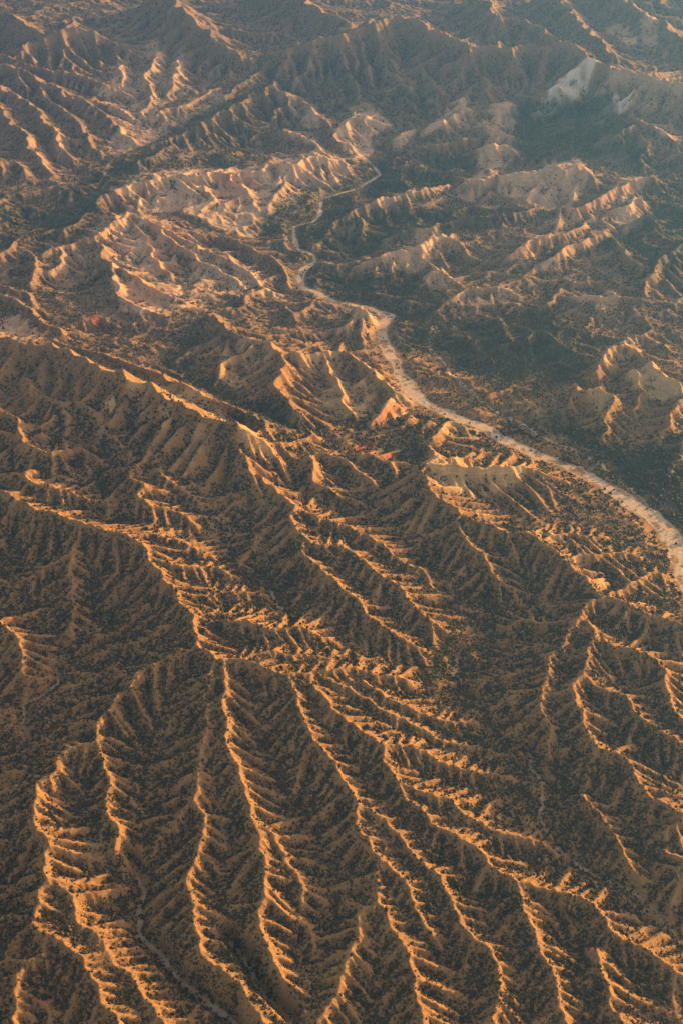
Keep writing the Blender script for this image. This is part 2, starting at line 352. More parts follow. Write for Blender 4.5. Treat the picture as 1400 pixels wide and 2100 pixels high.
# ---------------------------------------------------------------- crest envelope
def envelope(X,Y,pts,k):
    """max over pts of z - k*dist, by jump flooding on the grid X,Y (pts: x,y,z,k)"""
    ny,nx=X.shape; x0,y0=X[0,0],Y[0,0]; dx=X[0,1]-X[0,0]; dy=Y[1,0]-Y[0,0]
    S=-np.ones((ny,nx),np.int32)
    ci=np.round((pts[:,0]-x0)/dx).astype(int); cj=np.round((pts[:,1]-y0)/dy).astype(int)
    ok=(ci>=0)&(ci<nx)&(cj>=0)&(cj<ny); idx=np.nonzero(ok)[0]
    o=idx[np.argsort(pts[idx,2])]; S[cj[o],ci[o]]=o
    PX,PY,PZ=[np.r_[pts[:,q],0].astype(np.float32) for q in (0,1,2)]; PZ[-1]=-1e6
    Xf=X.astype(np.float32); Yf=Y.astype(np.float32); kf=k.astype(np.float32) if hasattr(k,'astype') else np.full(X.shape,k,np.float32)
    def val(S_,xs,ys,ks): return PZ[S_]-ks*np.sqrt((xs-PX[S_])**2+(ys-PY[S_])**2)
    B=val(S,Xf,Yf,kf)
    st=1<<int(math.log2(max(nx,ny)/3))
    steps=[]
    while st>=1: steps.append(st); st//=2
    steps+= [2,1]
    for st in steps:
        for dj in (-st,0,st):
            for di in (-st,0,st):
                if di==0 and dj==0: continue
                a0,a1=max(0,dj),ny+min(0,dj); b0,b1=max(0,di),nx+min(0,di)
                if a1<=a0 or b1<=b0: continue
                T=S[a0-dj:a1-dj,b0-di:b1-di]
                v=val(T,Xf[a0:a1,b0:b1],Yf[a0:a1,b0:b1],kf[a0:a1,b0:b1])
                m=v>B[a0:a1,b0:b1]
                B[a0:a1,b0:b1][m]=v[m]; S[a0:a1,b0:b1][m]=T[m]
    return B.astype(float)
# ---------------------------------------------------------------- stream power
def erode(h,dx,U,K,n,dt,fixed,Ac,m=0.45,talus=0.75,cap=None):
    ny,nx=h.shape; N=ny*nx
    I=np.arange(N).reshape(ny,nx)
    offs=[(-1,-1),(-1,0),(-1,1),(0,-1),(0,1),(1,-1),(1,0),(1,1)]
    rng=np.random.default_rng(3)
    for it in range(n):
        h+=U*dt; h[fixed]-=(U*dt if np.isscalar(U) else (U*dt)[fixed])
        best=np.zeros((ny,nx)); rec=I.copy(); L=np.full((ny,nx),dx)
        hp=np.pad(h,1,mode='edge'); mn=np.full((ny,nx),1e9)
        for dj,di in offs:
            l=dx*math.hypot(dj,di); q=hp[1+dj:1+dj+ny,1+di:1+di+nx]
            s=(h-q)/l; mn=np.minimum(mn,np.where(s==0,1e9,q)) if False else np.minimum(mn,q)
            if dj and di: s=s*(0.97+0.06*rng.random((ny,nx)))
            ok=s>best
            if dj==-1: ok[0,:]=False
            if dj==1: ok[-1,:]=False
            if di==-1: ok[:,0]=False
            if di==1: ok[:,-1]=False
            best[ok]=s[ok]; rec[ok]=I[ok]+dj*nx+di; L[ok]=l
        rec[fixed]=I[fixed]
        r=rec.ravel().copy(); pit=(r==I.ravel())&~fixed.ravel()
        # depth by pointer doubling
        d=(r!=I.ravel()).astype(np.int32); p=r.copy()
        for _ in range(13):
            dn=d[p]
            if not dn.any(): break
            d=d+dn; p=p[p]
        order=np.argsort(d,kind='stable'); ds=d[order]; mx=int(ds[-1])
        cuts=np.searchsorted(ds,np.arange(mx+2))
        A=np.full(N,dx*dx)
        for lv in range(mx,0,-1):
            o=order[cuts[lv]:cuts[lv+1]]; 
            np.add.at(A,r[o],A[o])
        F=(K.ravel() if hasattr(K,'ravel') else K)*dt*np.maximum(A,Ac)**m/L.ravel()
        hf=h.ravel(); hf[pit]=np.maximum(hf[pit],mn.ravel()[pit]+0.02)
        for lv in range(1,mx+1):
            o=order[cuts[lv]:cuts[lv+1]]; f=F[o]
            hf[o]=(hf[o]+f*hf[r[o]])/(1+f)
        # slope limit (dry ravel)
        for lv in range(1,mx+1):
            o=order[cuts[lv]:cuts[lv+1]]
            hf[o]=np.minimum(hf[o],hf[r[o]]+talus*L.ravel()[o])
        h=hf.reshape(ny,nx)
    return h,A.reshape(ny,nx)
def bil(G,x0,y0,dx,x,y):
    fx=np.clip((x-x0)/dx,0,G.shape[1]-1.001); fy=np.clip((y-y0)/dx,0,G.shape[0]-1.001)
    i=fx.astype(int); j=fy.astype(int); u=fx-i; v=fy-j
    return (G[j,i]*(1-u)+G[j,i+1]*u)*(1-v)+(G[j+1,i]*(1-u)+G[j+1,i+1]*u)*v
def bicub(G,x0,y0,dx,x,y):
    fx=np.clip((x-x0)/dx,1,G.shape[1]-2.001); fy=np.clip((y-y0)/dx,1,G.shape[0]-2.001)
    i=fx.astype(int); j=fy.astype(int); u=fx-i; v=fy-j
    def w(t): return (-.5*t+t*t-.5*t**3, 1-2.5*t*t+1.5*t**3, .5*t+2*t*t-1.5*t**3, -.5*t*t+.5*t**3)
    wu=w(u); wv=w(v); out=0
    for b in range(4):
        row=0
        for a in range(4):
            row=row+G[j-1+b,i-1+a]*wu[a]
        out=out+row*wv[b]
    return out
# ---------------------------------------------------------------- ground cover, surveyed outlines
BARE=[(1.0,[(200,410),(225,388),(270,360),(320,362),(360,348),(430,352),(530,345),(560,325),(600,326),(660,305),(700,325),(718,355),(690,380),(650,395),(610,405),(560,430),(540,460),(515,475),(470,470),(430,455),(380,440),(340,430),(300,430),(240,415)]),
(.75,[(185,480),(230,450),(265,432),(300,440),(340,460),(400,480),(440,510),(500,540),(560,575),(600,600),(560,600),(500,590),(440,600),(400,625),(340,650),(300,650),(250,640),(235,600),(240,560),(215,520)]),
(1,[(240,560),(300,540),(360,560),(400,600),(400,625),(340,650),(300,650),(250,640),(235,600)]),
(1,[(240,455),(270,440),(340,470),(360,520),(330,540),(250,530)]),
(.5,[(340,590),(420,600),(520,610),(580,595),(560,560),(420,500),(360,500)]),
(.95,[(170,728),(210,740),(300,760),(400,800),(450,825),(490,850),(545,900),(560,920),(540,935),(500,920),(480,880),(470,862),(400,838),(320,800),(250,770)]),
(.9,[(385,893),(418,890),(405,930),(385,958),(378,930)]),(.8,[(330,840),(360,845),(345,880),(330,880)]),
(.9,[(205,822),(245,825),(245,850),(210,850)]),(.8,[(265,800),(300,830),(290,860),(265,840)]),
(.85,[(-40,640),(45,645),(95,690),(60,705),(-40,690)]),
(1,[(862,948),(880,935),(950,945),(1060,948),(1100,955),(1080,975),(1060,1000),(1000,1020),(930,1030),(880,1010)]),
(1,[(880,935),(925,932),(950,955),(900,955)]),
(1,[(1070,1075),(1110,1085),(1165,1110),(1165,1125),(1110,1112)]),
(1,[(1155,1140),(1180,1138),(1228,1152),(1190,1172)]),(1,[(1198,1172),(1250,1180),(1268,1200),(1232,1218)]),
(1,[(1290,1222),(1325,1225),(1345,1245),(1310,1248)]),(.8,[(950,1040),(1010,1055),(1030,1080),(980,1075)]),
(1,[(735,625),(775,635),(805,650),(790,668),(770,662),(750,692),(735,680),(700,688),(688,684),(720,655)]),
(.9,[(700,712),(730,728),(770,763),(805,803),(785,795),(740,757)]),
(.9,[(885,897),(920,866),(975,868),(985,897),(930,900)]),
(1,[(760,868),(790,828),(830,806),(850,825),(800,872)]),
(.75,[(450,720),(540,695),(575,715),(560,760),(500,790),(450,780)]),
(.7,[(590,725),(655,715),(700,725),(690,770),(620,760)]),
(.7,[(690,780),(760,790),(770,850),(700,850),(640,820)]),
(.9,[(690,465),(730,425),(800,395),(870,385),(915,380),(920,395),(860,410),(800,425),(760,445),(745,460),(720,470)]),
(.9,[(775,497),(815,472),(885,463),(925,450),(930,460),(880,485),(830,495)]),
(.9,[(725,545),(785,523),(860,500),(905,475),(940,490),(935,515),(890,530),(850,550),(780,560)]),
(.8,[(935,395),(970,358),(1020,353),(1010,385),(970,410)]),
(.95,[(1015,380),(1050,355),(1110,348),(1130,331),(1185,330),(1218,362),(1180,400),(1150,420),(1100,410),(1060,395)]),
(.95,[(1110,445),(1180,425),(1225,405),(1290,362),(1345,360),(1335,380),(1280,410),(1230,440),(1190,460)]),
(1,[(1230,460),(1310,408),(1345,455),(1290,475),(1250,470)]),
(1,[(1035,535),(1080,492),(1115,480),(1160,476),(1120,510),(1080,535)]),
(1,[(1095,552),(1150,515),(1245,472),(1252,492),(1180,520),(1130,548)]),
(.9,[(1165,617),(1190,605),(1262,603),(1268,645),(1230,640)]),
(.95,[(1220,757),(1255,702),(1295,698),(1322,725),(1280,748),(1260,767)]),(.95,[(1285,762),(1345,750),(1395,793),(1402,822),(1340,812),(1300,797)]),
(.7,[(1180,800),(1225,790),(1260,810),(1250,860),(1215,830)]),
(.8,[(860,570),(885,555),(920,555),(942,590),(880,597)]),(.6,[(905,620),(980,590),(1050,585),(1060,610),(960,630)]),
(1,[(695,264),(722,231),(752,228),(802,262),(765,277),(762,302),(735,322),(700,300),(680,280)]),
(1,[(800,290),(845,268),(852,275),(820,298)]),
(1,[(860,270),(900,240),(945,213),(970,245),(960,262),(900,267)]),
(.9,[(975,312),(1005,290),(990,270),(1030,260),(1055,270),(1065,312),(1020,342),(985,332)]),
(1,[(960,262),(1010,245),(1062,238),(1060,248),(1000,262)]),(1,[(990,220),(1040,208),(1060,220),(1020,232)]),
(1.2,[(1088,202),(1130,173),(1175,148),(1232,148),(1200,168),(1140,197)]),
(1.2,[(1215,232),(1260,198),(1307,192),(1290,217),(1240,237)]),
(.9,[(1205,205),(1230,185),(1240,205),(1220,210)]),
(.9,[(565,208),(620,208),(660,240),(650,257),(610,235)]),(.9,[(580,258),(640,275),(652,302),(600,285)]),
(.8,[(1235,60),(1275,55),(1310,90),(1280,90)]),(.8,[(1310,60),(1345,50),(1350,90),(1320,90)]),
(.7,[(225,135),(265,120),(275,160),(300,100),(325,95),(345,140),(380,110),(390,170),(300,205),(235,190)]),
(.85,[(200,205),(260,210),(300,230),(350,235),(345,262),(290,290),(240,310),(210,300),(250,260)]),
(.6,[(330,250),(400,200),(480,190),(470,210),(400,235),(360,250)]),
(.7,[(360,330),(380,300),(415,290),(410,310),(390,330)]),(.6,[(505,300),(550,285),(540,305),(560,320),(530,318)]),
(.8,[(1215,300),(1265,262),(1300,290),(1280,320),(1230,320)]),(.9,[(1335,262),(1360,255),(1400,290),(1350,280)]),
(.6,[(50,280),(75,290),(110,340),(80,330)]),(.6,[(115,270),(140,300),(125,320),(110,300)]),
(.5,[(130,495),(190,478),(215,510),(200,560),(130,580),(80,560)]),
(.6,[(1250,140),(1400,150),(1400,200),(1320,200),(1240,165)])]
GREEN=[[(520,470),(560,440),(640,400),(720,380),(770,375),(800,385),(730,415),(690,460),(650,500),(660,540),(720,560),(760,550),(860,560),(860,590),(900,600),(880,640),(1000,650),(1150,640),(1230,700),(1200,760),(1100,800),(1010,800),(930,740),(890,700),(820,720),(820,650),(740,625),(660,600),(620,580),(600,540),(580,470),(520,520)],
[(740,360),(780,300),(860,320),(960,320),(970,350),(900,380),(800,380)],
[(0,370),(100,410),(240,330),(300,305),(330,325),(300,355),(200,410),(180,470),(0,500)],(.5,[(300,320),(420,245),(560,175),(640,230),(560,290),(500,340),(330,350)]),
[(1050,240),(1250,230),(1280,290),(1350,340),(1420,340),(1420,480),(1330,560),(1330,440),(1350,350),(1200,335),(1060,325)],
[(1150,850),(1250,920),(1340,930),(1420,900),(1420,1080),(1300,1000),(1200,930),(1100,860)],
[(380,770),(450,790),(560,860),(700,890),(860,900),(850,920),(650,890),(520,870),(420,810)],
[(330,740),(380,690),(440,700),(400,760),(450,800),(380,790)],
[(640,440),(760,440),(930,430),(1100,430),(1030,470),(950,475),(800,500),(730,530),(660,500)],
[(1240,500),(1330,440),(1420,470),(1420,560),(1330,560),(1300,540)],
[(440,800),(560,830),(640,870),(560,880),(480,840)],
(.5,[(560,190),(700,150),(760,200),(880,200),(900,235),(820,250),(760,225),(660,225)])]
RED=[(.55,[(762,872),(785,850),(820,828),(838,826),(835,838),(800,862),(775,880)]),
[(724,926),(738,906),(768,908),(768,932),(745,942)],[(772,930),(800,930),(818,944),(785,944)],
(.6,[(180,655),(205,652),(212,680),(195,672)]),(.3,[(1310,975),(1350,960),(1370,985),(1330,1000)])]
RUST=[[(300,470),(380,470),(400,540),(330,560),(290,520)],[(240,580),(330,590),(330,640),(260,630)],
[(1035,535),(1080,490),(1130,490),(1110,530),(1060,545)],[(1100,552),(1150,515),(1245,472),(1200,512)],
[(1110,445),(1225,405),(1345,360),(1230,440)],[(400,400),(470,360),(540,380),(470,420)]]
SOFT=[[(60,665),(180,715),(300,762),(415,826),(490,856),(560,906),(640,880),(600,840),(480,800),(330,738),(180,690)],
[(560,912),(640,888),(650,905),(600,925),(565,930)],[(880,930),(950,950),(1000,945),(960,915)],
[(1075,1080),(1165,1138),(1240,1205),(1330,1245),(1400,1275),(1400,1240),(1260,1180),(1170,1110),(1100,1070)]]
# ---------------------------------------------------------------- terrain relief
def build_relief():
    pts=[]; rng=np.random.default_rng(11)
    for r,P in R:
        rr=np.interp(np.linspace(0,1,len(P)),np.linspace(0,1,len(r)),r)
        Q=resample([place(px,py,a) for (px,py),a in zip(P,rr)],4.0)
        # crests wander; side spurs leave them by turns, leaning downhill
        d=np.arange(len(Q))*4.0; T=np.gradient(Q[:,:2],axis=0); T/=np.hypot(*T.T)[:,None]+1e-9
        Nn=np.stack([-T[:,1],T[:,0]],1); sc_=max(1.0,min(2.2,math.hypot(Q[0,1],1100)/1500))
        off=fbm(d+997*len(pts),d*0+3.1*len(pts),26*sc_,2,5)*7*sc_*np.clip(np.minimum(d,d[-1]-d)/20,0,1)
        Q[:,:2]+=Nn*off[:,None]; pts.append(Q)
        rel=Q[:,2]-base(Q[:,0],Q[:,1]); dn=1.0 if Q[-1,2]<Q[0,2] else -1.0
        pos=rng.uniform(4,14); side=1; lean=rng.uniform(52,68)
        while pos<d[-1]-4:
            i=int(pos/4); r0=rel[i]
            if r0>9 and not (side==1 and P[0] in ((-60,655),) ) and not (side==1 and P[0]==(868,945) and len(P)>8 and pos>d[-1]*.3):
                a=math.atan2(*(T[i]*dn)[::-1])+side*math.radians(lean+rng.uniform(-9,9)*(1 if Q[0,1]<1700 else 2.2))
                L=r0/0.36*rng.uniform(.7,1.15); n=max(3,int(L/3)); t=np.linspace(0,1,n)
                bend=rng.uniform(-.25,.25)*side
                ang=a-bend*t; st=L/n
                xs=Q[i,0]+np.cumsum(np.cos(ang))*st; ysp=Q[i,1]+np.cumsum(np.sin(ang))*st
                w_=fbm(t*L+77*i,t*0+len(pts),18,2,9)*4*t
                xs+=-np.sin(ang)*w_; ysp+=np.cos(ang)*w_
                zz=base(xs,ysp)+(r0-0.6-(7 if P[0]==(868,945) and P[1]==(950,955) else 0)-(0 if Q[0,1]<1700 else rng.uniform(.1,.42)*r0*(1 if Q[0,1]<2900 else 1.6)))*(1-t)**rng.uniform(.85,1.25)
                pts.append(np.stack([xs,ysp,zz],1))
            pos+=rng.uniform(4,8.5)*sc_*(1.0 if Q[0,1]<1700 else rng.choice([.8,1.1,2.2])); side=-side
    pts=np.vstack(pts); log('crests',len(pts))
    UP=0.03
    def run(x0,x1,y0,y1,s,h0,n,dt,Ac,nz,keep=0.0):
        X,Y=np.meshgrid(np.arange(x0,x1+.1,s),np.arange(y0,y1+.1,s))
        # let the crest lines wander a little
        wx=fbm(X,Y,45,3,11)*5; wy=fbm(X,Y,45,3,31)*5
        V=base(X,Y)
        kk=0.98-0.34*np.clip((Y-2500)/700,0,1)
        for P in SOFT:                                  # dip slopes that fall away gently
            P=np.array([place(a,b,20.0)[:2] for a,b in P]); c=P.mean(0)
            ins=np.zeros(X.shape,bool)
            for a in range(len(P)):
                (ax,ay),(bx,by)=P[a],P[(a+1)%len(P)]
                if ay!=by: ins^=((ay>Y)!=(by>Y))&(X<(bx-ax)*(Y-ay)/(by-ay)+ax)
            kk[ins]=0.53
        for _ in range(int(30/s)): kk[1:-1,1:-1]=(kk[:-2,1:-1]+kk[2:,1:-1]+kk[1:-1,:-2]+kk[1:-1,2:]+kk[1:-1,1:-1])/5
        E=envelope(X,Y,pts,kk)
        # flats between the crests are never dead level
        rg=1-2*np.abs(fbm(X*.8+Y*.3,Y*1.25-X*.4,150,5,5,0.55))
        fl=V-4+(rg*15-8+fbm(X,Y,70,3,8)*5)*np.maximum(np.clip((np.hypot(X,Y)-1400)/900,.35,1.25),2.2*np.clip((np.abs(X)/(Y*math.cos(PITCH)+1150*math.sin(PITCH))-.285)/.06,0,1))
        d=6.0; m=np.maximum(fl,E); e=np.minimum(fl,E)
        H0=m+np.maximum(0,d-(m-e))**2/(4*d)
        if h0 is None: h=H0.copy()
        else:
            h=bicub(*h0,X,Y); h=h+keep*(H0-h)
        h=h+fbm(X,Y,nz[1],3,7)*nz[0]
        fixed=np.zeros(h.shape,bool); fixed[0]=fixed[-1]=True; fixed[:,0]=fixed[:,-1]=True
        h,A=erode(h,s,UP,UP/(0.87*kk*Ac**.45),n,dt,fixed,Ac,talus=1.15)
        log('relief',s,h.shape)
        return (h,x0,y0,s),A
    g8,_=run(-1900,1900,450,6200,8.0,None,10,20.,120.,(2.0,40))
    g3,A3=run(-1898,1898,452,6200,3.0,g8,10,18.,35.,(1.2,16),0.6)
    g1,A1=run(-720,720,560,2100,1.5,g3,9,11.,11.,(.7,8),0.62)
    g2,A2=run(-1200,1200,1900,3900,2.0,g3,11,16.,16.,(1.2,11),0.55)
    return g3,A3,g1,A1,g2,A2
g3,A3,g1,A1,g2,A2=build_relief()
def height(x,y):
    h=bicub(*g3,x,y)
    t=np.clip((np.minimum.reduce([x+715,715-x,y-565,2095-y]))/120.,0,1); t=t*t*(3-2*t)
    q=np.clip((np.minimum.reduce([x+1195,1195-x,y-1905,3895-y]))/150.,0,1); q=q*q*(3-2*q); m=q>0
    if m.any():
        h=h.copy(); h[m]+=q[m]*(bicub(*g2,x[m],y[m])-h[m])
    m=t>0
    if m.any():
        h=h.copy(); h[m]+=t[m]*(bicub(*g1,x[m],y[m])-h[m])
    return h
# ---------------------------------------------------------------- cover maps on the 3 m grid
_,GX0,GY0,GS=g3
gny,gnx=g3[0].shape
GX,GY=np.meshgrid(GX0+np.arange(gnx)*GS,GY0+np.arange(gny)*GS)
def sight(px,py):
    # where the line of sight to a surveyed outline point meets the relief
    u_=(px-700.0)/FPX; v_=(1050.0-py)/FPX; d=np.array([u_,math.cos(PITCH)+v_*math.sin(PITCH),-math.sin(PITCH)+v_*math.cos(PITCH)])
    t=np.arange(900,7500,5.0); x,y,z=t*d[0],t*d[1],1150+t*d[2]
    k=np.nonzero(z<bil(g3[0],GX0,GY0,GS,x,y))[0]
    return z[k[0]] if len(k) else 60.0
def poly_mask(polys,warp=7.0,seed=50):
    M=np.zeros((gny,gnx))
    for q in polys:
        wgt,P=q if isinstance(q[0],(int,float)) else (1.0,q)
        zm=float(np.median([sight(a,b) for a,b in P+[tuple(np.mean(P,axis=0))]])); P=np.array([unproj(a,b,zm) for a,b in P])
        x0,y0=P.min(0)-20; x1,y1=P.max(0)+20
        i0,i1=[int(np.clip((v-GX0)/GS,0,gnx-1)) for v in (x0,x1)]
        j0,j1=[int(np.clip((v-GY0)/GS,0,gny-1)) for v in (y0,y1)]
        if i1<=i0 or j1<=j0: continue
        X=GX[j0:j1,i0:i1]; Y=GY[j0:j1,i0:i1]
        X=X+fbm(X,Y,28,3,seed)*warp*1.6; Y=Y+fbm(X,Y,28,3,seed+9)*warp*1.6
        ins=np.zeros(X.shape,bool); n=len(P)
        for a in range(n):
            (ax,ay),(bx,by)=P[a],P[(a+1)%n]
            if ay==by: continue
            c=((ay>Y)!=(by>Y))&(X<(bx-ax)*(Y-ay)/(by-ay)+ax); ins^=c
        S=M[j0:j1,i0:i1]; S[ins]=np.maximum(S[ins],wgt)
    return M
def blur(M,n):
    for _ in range(n):
        M=(M+np.roll(M,1,0)+np.roll(M,-1,0))/3; M=(M+np.roll(M,1,1)+np.roll(M,-1,1))/3
    return M
bareG=blur(poly_mask(BARE),2); greenG=blur(poly_mask(GREEN,26.0,60),13); redG=blur(poly_mask(RED,3.0,70),1); rustG=blur(poly_mask(RUST,12,80),5)
def line_field(lines):
    """distance beyond the half width, and the bed level, near each line"""
    D=np.full((gny,gnx),999.0); Zb=np.zeros((gny,gnx))
    for P in lines:
        Q=resample([(*place(px,py,0.0),w) for px,py,w in P],3.0)
        Q[:,2]=np.convolve(np.pad(Q[:,2],6,mode='edge'),np.ones(13)/13,'valid')
        dd=np.arange(len(Q))*3.0
        Q[:,0]+=fbm(dd,dd*0+5,35,2,91)*4; Q[:,1]+=fbm(dd,dd*0+9,35,2,92)*4
        for x,y,z,w in Q:
            rr=int((w+34)/GS)+1; i=int((x-GX0)/GS); j=int((y-GY0)/GS)
            if i<rr or j<rr or i>gnx-rr-2 or j>gny-rr-2: continue
            s=np.s_[j-rr:j+rr+1,i-rr:i+rr+1]
            d=np.hypot(GX[s]-x,GY[s]-y)-w
            m=d<D[s]; D[s][m]=d[m]; Zb[s][m]=z
    return D,Zb
washD,washZ=line_field([WASH]); trackD,trackZ=line_field([TRACK]); gulD,gulZ=line_field(GULLY)
h3=g3[0]
def carve(h,D,Zb,reach,drop):
    t=np.clip((D-1)/reach,0,1); t=t*t*(3-2*t); return np.where(D<reach+1,(Zb-drop)+(h-(Zb-drop))*t,h)
log('maps')
gy,gx=np.gradient(h3,GS); slope=np.hypot(gx,gy)
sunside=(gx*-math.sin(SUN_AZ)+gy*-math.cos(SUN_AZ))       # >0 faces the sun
c1=h3-blur(h3,2); c2=h3-blur(h3,8); c3=h3-blur(h3,30); curv=1.7*c1+.9*c2+.25*c3                                   # >0 on crests
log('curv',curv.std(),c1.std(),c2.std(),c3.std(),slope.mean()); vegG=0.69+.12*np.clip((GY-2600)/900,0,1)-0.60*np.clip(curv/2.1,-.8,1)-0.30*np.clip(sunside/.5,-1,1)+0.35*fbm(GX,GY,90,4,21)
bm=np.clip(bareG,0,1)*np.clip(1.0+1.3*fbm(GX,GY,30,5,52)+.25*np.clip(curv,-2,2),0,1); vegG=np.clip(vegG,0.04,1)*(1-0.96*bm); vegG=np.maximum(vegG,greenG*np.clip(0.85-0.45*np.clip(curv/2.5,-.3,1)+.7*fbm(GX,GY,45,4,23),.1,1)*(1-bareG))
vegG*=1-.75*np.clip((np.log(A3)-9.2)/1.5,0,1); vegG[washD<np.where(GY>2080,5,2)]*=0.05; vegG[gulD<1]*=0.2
def S(G,x,y): return bil(G,GX0,GY0,GS,x,y)
def ground(x,y):
    h=height(x,y); r=np.hypot(x,y)
    d=S(washD,x,y); h=np.where(d<26,carve(h,d+fbm(x,y,14,2,44)*3,S(washZ,x,y),24.,1.0),h)
    dg=S(gulD,x,y); h=np.where(dg<16,carve(h,dg+fbm(x,y,14,2,44)*2,S(gulZ,x,y),14.,2.5),h)
    h=h+(fbm(x,y,7,3,61)*0.8+(.5-np.abs(fbm(x,y,13,3,62)))*1.3)*np.clip(d/8,0.12,1)
    h=h+S(bareG,x,y)*np.clip((r-1500)/600,.35,1)*(1-2*np.abs(fbm(x*.75+y*.35,y-x*.25,34,4,63)))*2.2*np.clip(d/12,0,1)
    return h
# ---------------------------------------------------------------- materials
def mat(name):
    m=bpy.data.materials.new(name); m.use_nodes=True; t=m.node_tree
    return m,t,t.nodes['Principled BSDF']
class N:
    def __init__(s,t): s.t=t
    def n(s,typ,**k):
        o=s.t.nodes.new(typ)
        for a,b in k.items():
            if a.startswith('i_'):
                key=a[2:]; key=int(key) if key.isdigit() else key.replace('_',' ')
                if isinstance(b,bpy.types.NodeSocket): s.t.links.new(b,o.inputs[key])
                else: o.inputs[key].default_value=b
            else: setattr(o,a,b)
        return o
    def noise(s,scale,detail=4,rough=.6,vec=None,dist=0):
        o=s.n('ShaderNodeTexNoise',i_Scale=scale,i_Detail=detail,i_Roughness=rough,i_Distortion=dist)
        s.t.links.new(vec or s.pos,o.inputs['Vector']); return o.outputs[0]
    def attr(s,name): return s.n('ShaderNodeAttribute',attribute_name=name).outputs['Fac']
    def mix(s,f,a,b,bt='MIX'):
        o=s.t.nodes.new('ShaderNodeMix'); o.data_type='RGBA'; o.blend_type=bt
        for i,v in ((0,f),(6,a),(7,b)):
            if isinstance(v,bpy.types.NodeSocket): s.t.links.new(v,o.inputs[i])
            else: o.inputs[i].default_value=v if i==0 else (*v,1)
        return o.outputs[2]
    def ramp(s,v,a,b):
        o=s.n('ShaderNodeMapRange',i_0=v,i_1=a,i_2=b); return o.outputs[0]
    def math(s,op,a,b=0.0):
        o=s.n('ShaderNodeMath',operation=op,i_0=a,i_1=b); return o.outputs[0]
def ground_material(name):
    m,t,b=mat(name); g=N(t); g.pos=g.n('ShaderNodeNewGeometry').outputs['Position']
    soil=g.mix(g.ramp(g.noise(.012,5,.6),.35,.65),(.195,.096,.036),(.300,.162,.062))
    soil=g.mix(g.ramp(g.noise(.25,4,.7),.35,.7),soil,(.36,.21,.088))
    # beds of clay and sandstone
    sx=g.n('ShaderNodeMapping',i_Vector=g.pos,i_Scale=(.02,.02,.35)); strat=g.noise(1.0,5,.65,sx.outputs[0],1.2)
    cl=g.mix(g.ramp(strat,.38,.62),(.45,.28,.155),(.60,.41,.25)); cl=g.mix(g.ramp(g.noise(.12,5,.7),.4,.75),cl,(.42,.25,.145))
    cl=g.mix(g.attr('rust'),cl,g.mix(.38,cl,(.46,.19,.085)))
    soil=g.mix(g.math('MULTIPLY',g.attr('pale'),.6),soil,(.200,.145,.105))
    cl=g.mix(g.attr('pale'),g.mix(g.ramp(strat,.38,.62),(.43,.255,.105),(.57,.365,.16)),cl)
    cl=g.mix(g.attr('chalk'),cl,(.60,.50,.39))
    c=g.mix(g.attr('bare'),soil,cl)
    gf=g.mix(g.ramp(g.noise(.16,5,.75),.35,.62),(.055,.062,.040),(.135,.115,.072))
    c=g.mix(g.attr('green'),c,gf)
    # litter, grass tufts and seedlings too small to stand as shrubs
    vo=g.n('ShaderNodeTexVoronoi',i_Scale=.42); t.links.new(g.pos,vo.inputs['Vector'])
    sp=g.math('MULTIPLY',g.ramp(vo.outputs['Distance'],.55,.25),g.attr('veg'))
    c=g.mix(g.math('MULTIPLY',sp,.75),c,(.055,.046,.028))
    c=g.mix(g.attr('red'),c,(.46,.115,.045))
    sand=g.mix(g.ramp(g.noise(.09,6,.75,None,1.5),.35,.7),(.62,.45,.29),(.42,.29,.175))
    c=g.mix(g.attr('flow'),c,(.47,.33,.20))
    c=g.mix(g.attr('wash'),c,sand)
    t.links.new(c,b.inputs['Base Color']); b.inputs['Roughness'].default_value=.95; b.inputs['Specular IOR Level'].default_value=.15
    bp=g.n('ShaderNodeBump',i_Strength=1.0,i_Distance=2.2); t.links.new(g.noise(.35,6,.75),bp.inputs['Height'])
    t.links.new(bp.outputs[0],b.inputs['Normal'])
    return m
GM=ground_material('ground_cover')
def leaf_material(name,c1,c2):
    m,t,b=mat(name); g=N(t); g.pos=g.n('ShaderNodeNewGeometry').outputs['Position']
    t.links.new(g.mix(g.ramp(g.noise(.21,3,.7),.35,.65),c1,c2),b.inputs['Base Color']); b.inputs['Roughness'].default_value=.8
    b.inputs['Specular IOR Level'].default_value=.2
    return m
LM=leaf_material('shrub_leaves',(.036,.031,.016),(.088,.060,.029))
# ---------------------------------------------------------------- terrain meshes
def rows():
    y=[490.0]
    while y[-1]<6100: y.append(y[-1]+0.00098*math.hypot(y[-1],1120))
    while y[-1]<60000: y.append(y[-1]*1.03)
    return np.array(y)
ys=rows(); u=np.linspace(-1,1,900); side=np.r_[1+np.arange(1,170)*.005,[1.9,1.96,2.04,2.15,2.3,2.6,3,4,5,7,10]]; u=np.r_[-side[::-1],u,side]
X=u[None,:]*(0.3065*(ys*math.cos(PITCH)+1150*math.sin(PITCH)))[:,None]; Y=np.repeat(ys[:,None],len(u),1)
shp=X.shape; X=X.ravel(); Y=Y.ravel(); Z=ground(X,Y)
far=np.clip((np.hypot(X,Y)-5600)/3000,0,1)
Z=Z*(1-far)+far*(150+fbm(X,Y,2500,6,5)*160)
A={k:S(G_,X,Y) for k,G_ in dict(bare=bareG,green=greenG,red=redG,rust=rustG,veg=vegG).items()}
dw=S(washD,X,Y)+fbm(X,Y,26,4,45)*np.where(Y>2080,3.5,11); isl=fbm(X,Y,13,2,47)
wash=np.clip(.5-dw/2.5,0,1)*(1-.9*((isl>.20)&(dw>-13)&(dw<-3)))
dt_=S(trackD,X,Y)+fbm(X,Y,20,2,48)*2.2; dg=S(gulD,X,Y)+fbm(X,Y,14,3,49)*2.6
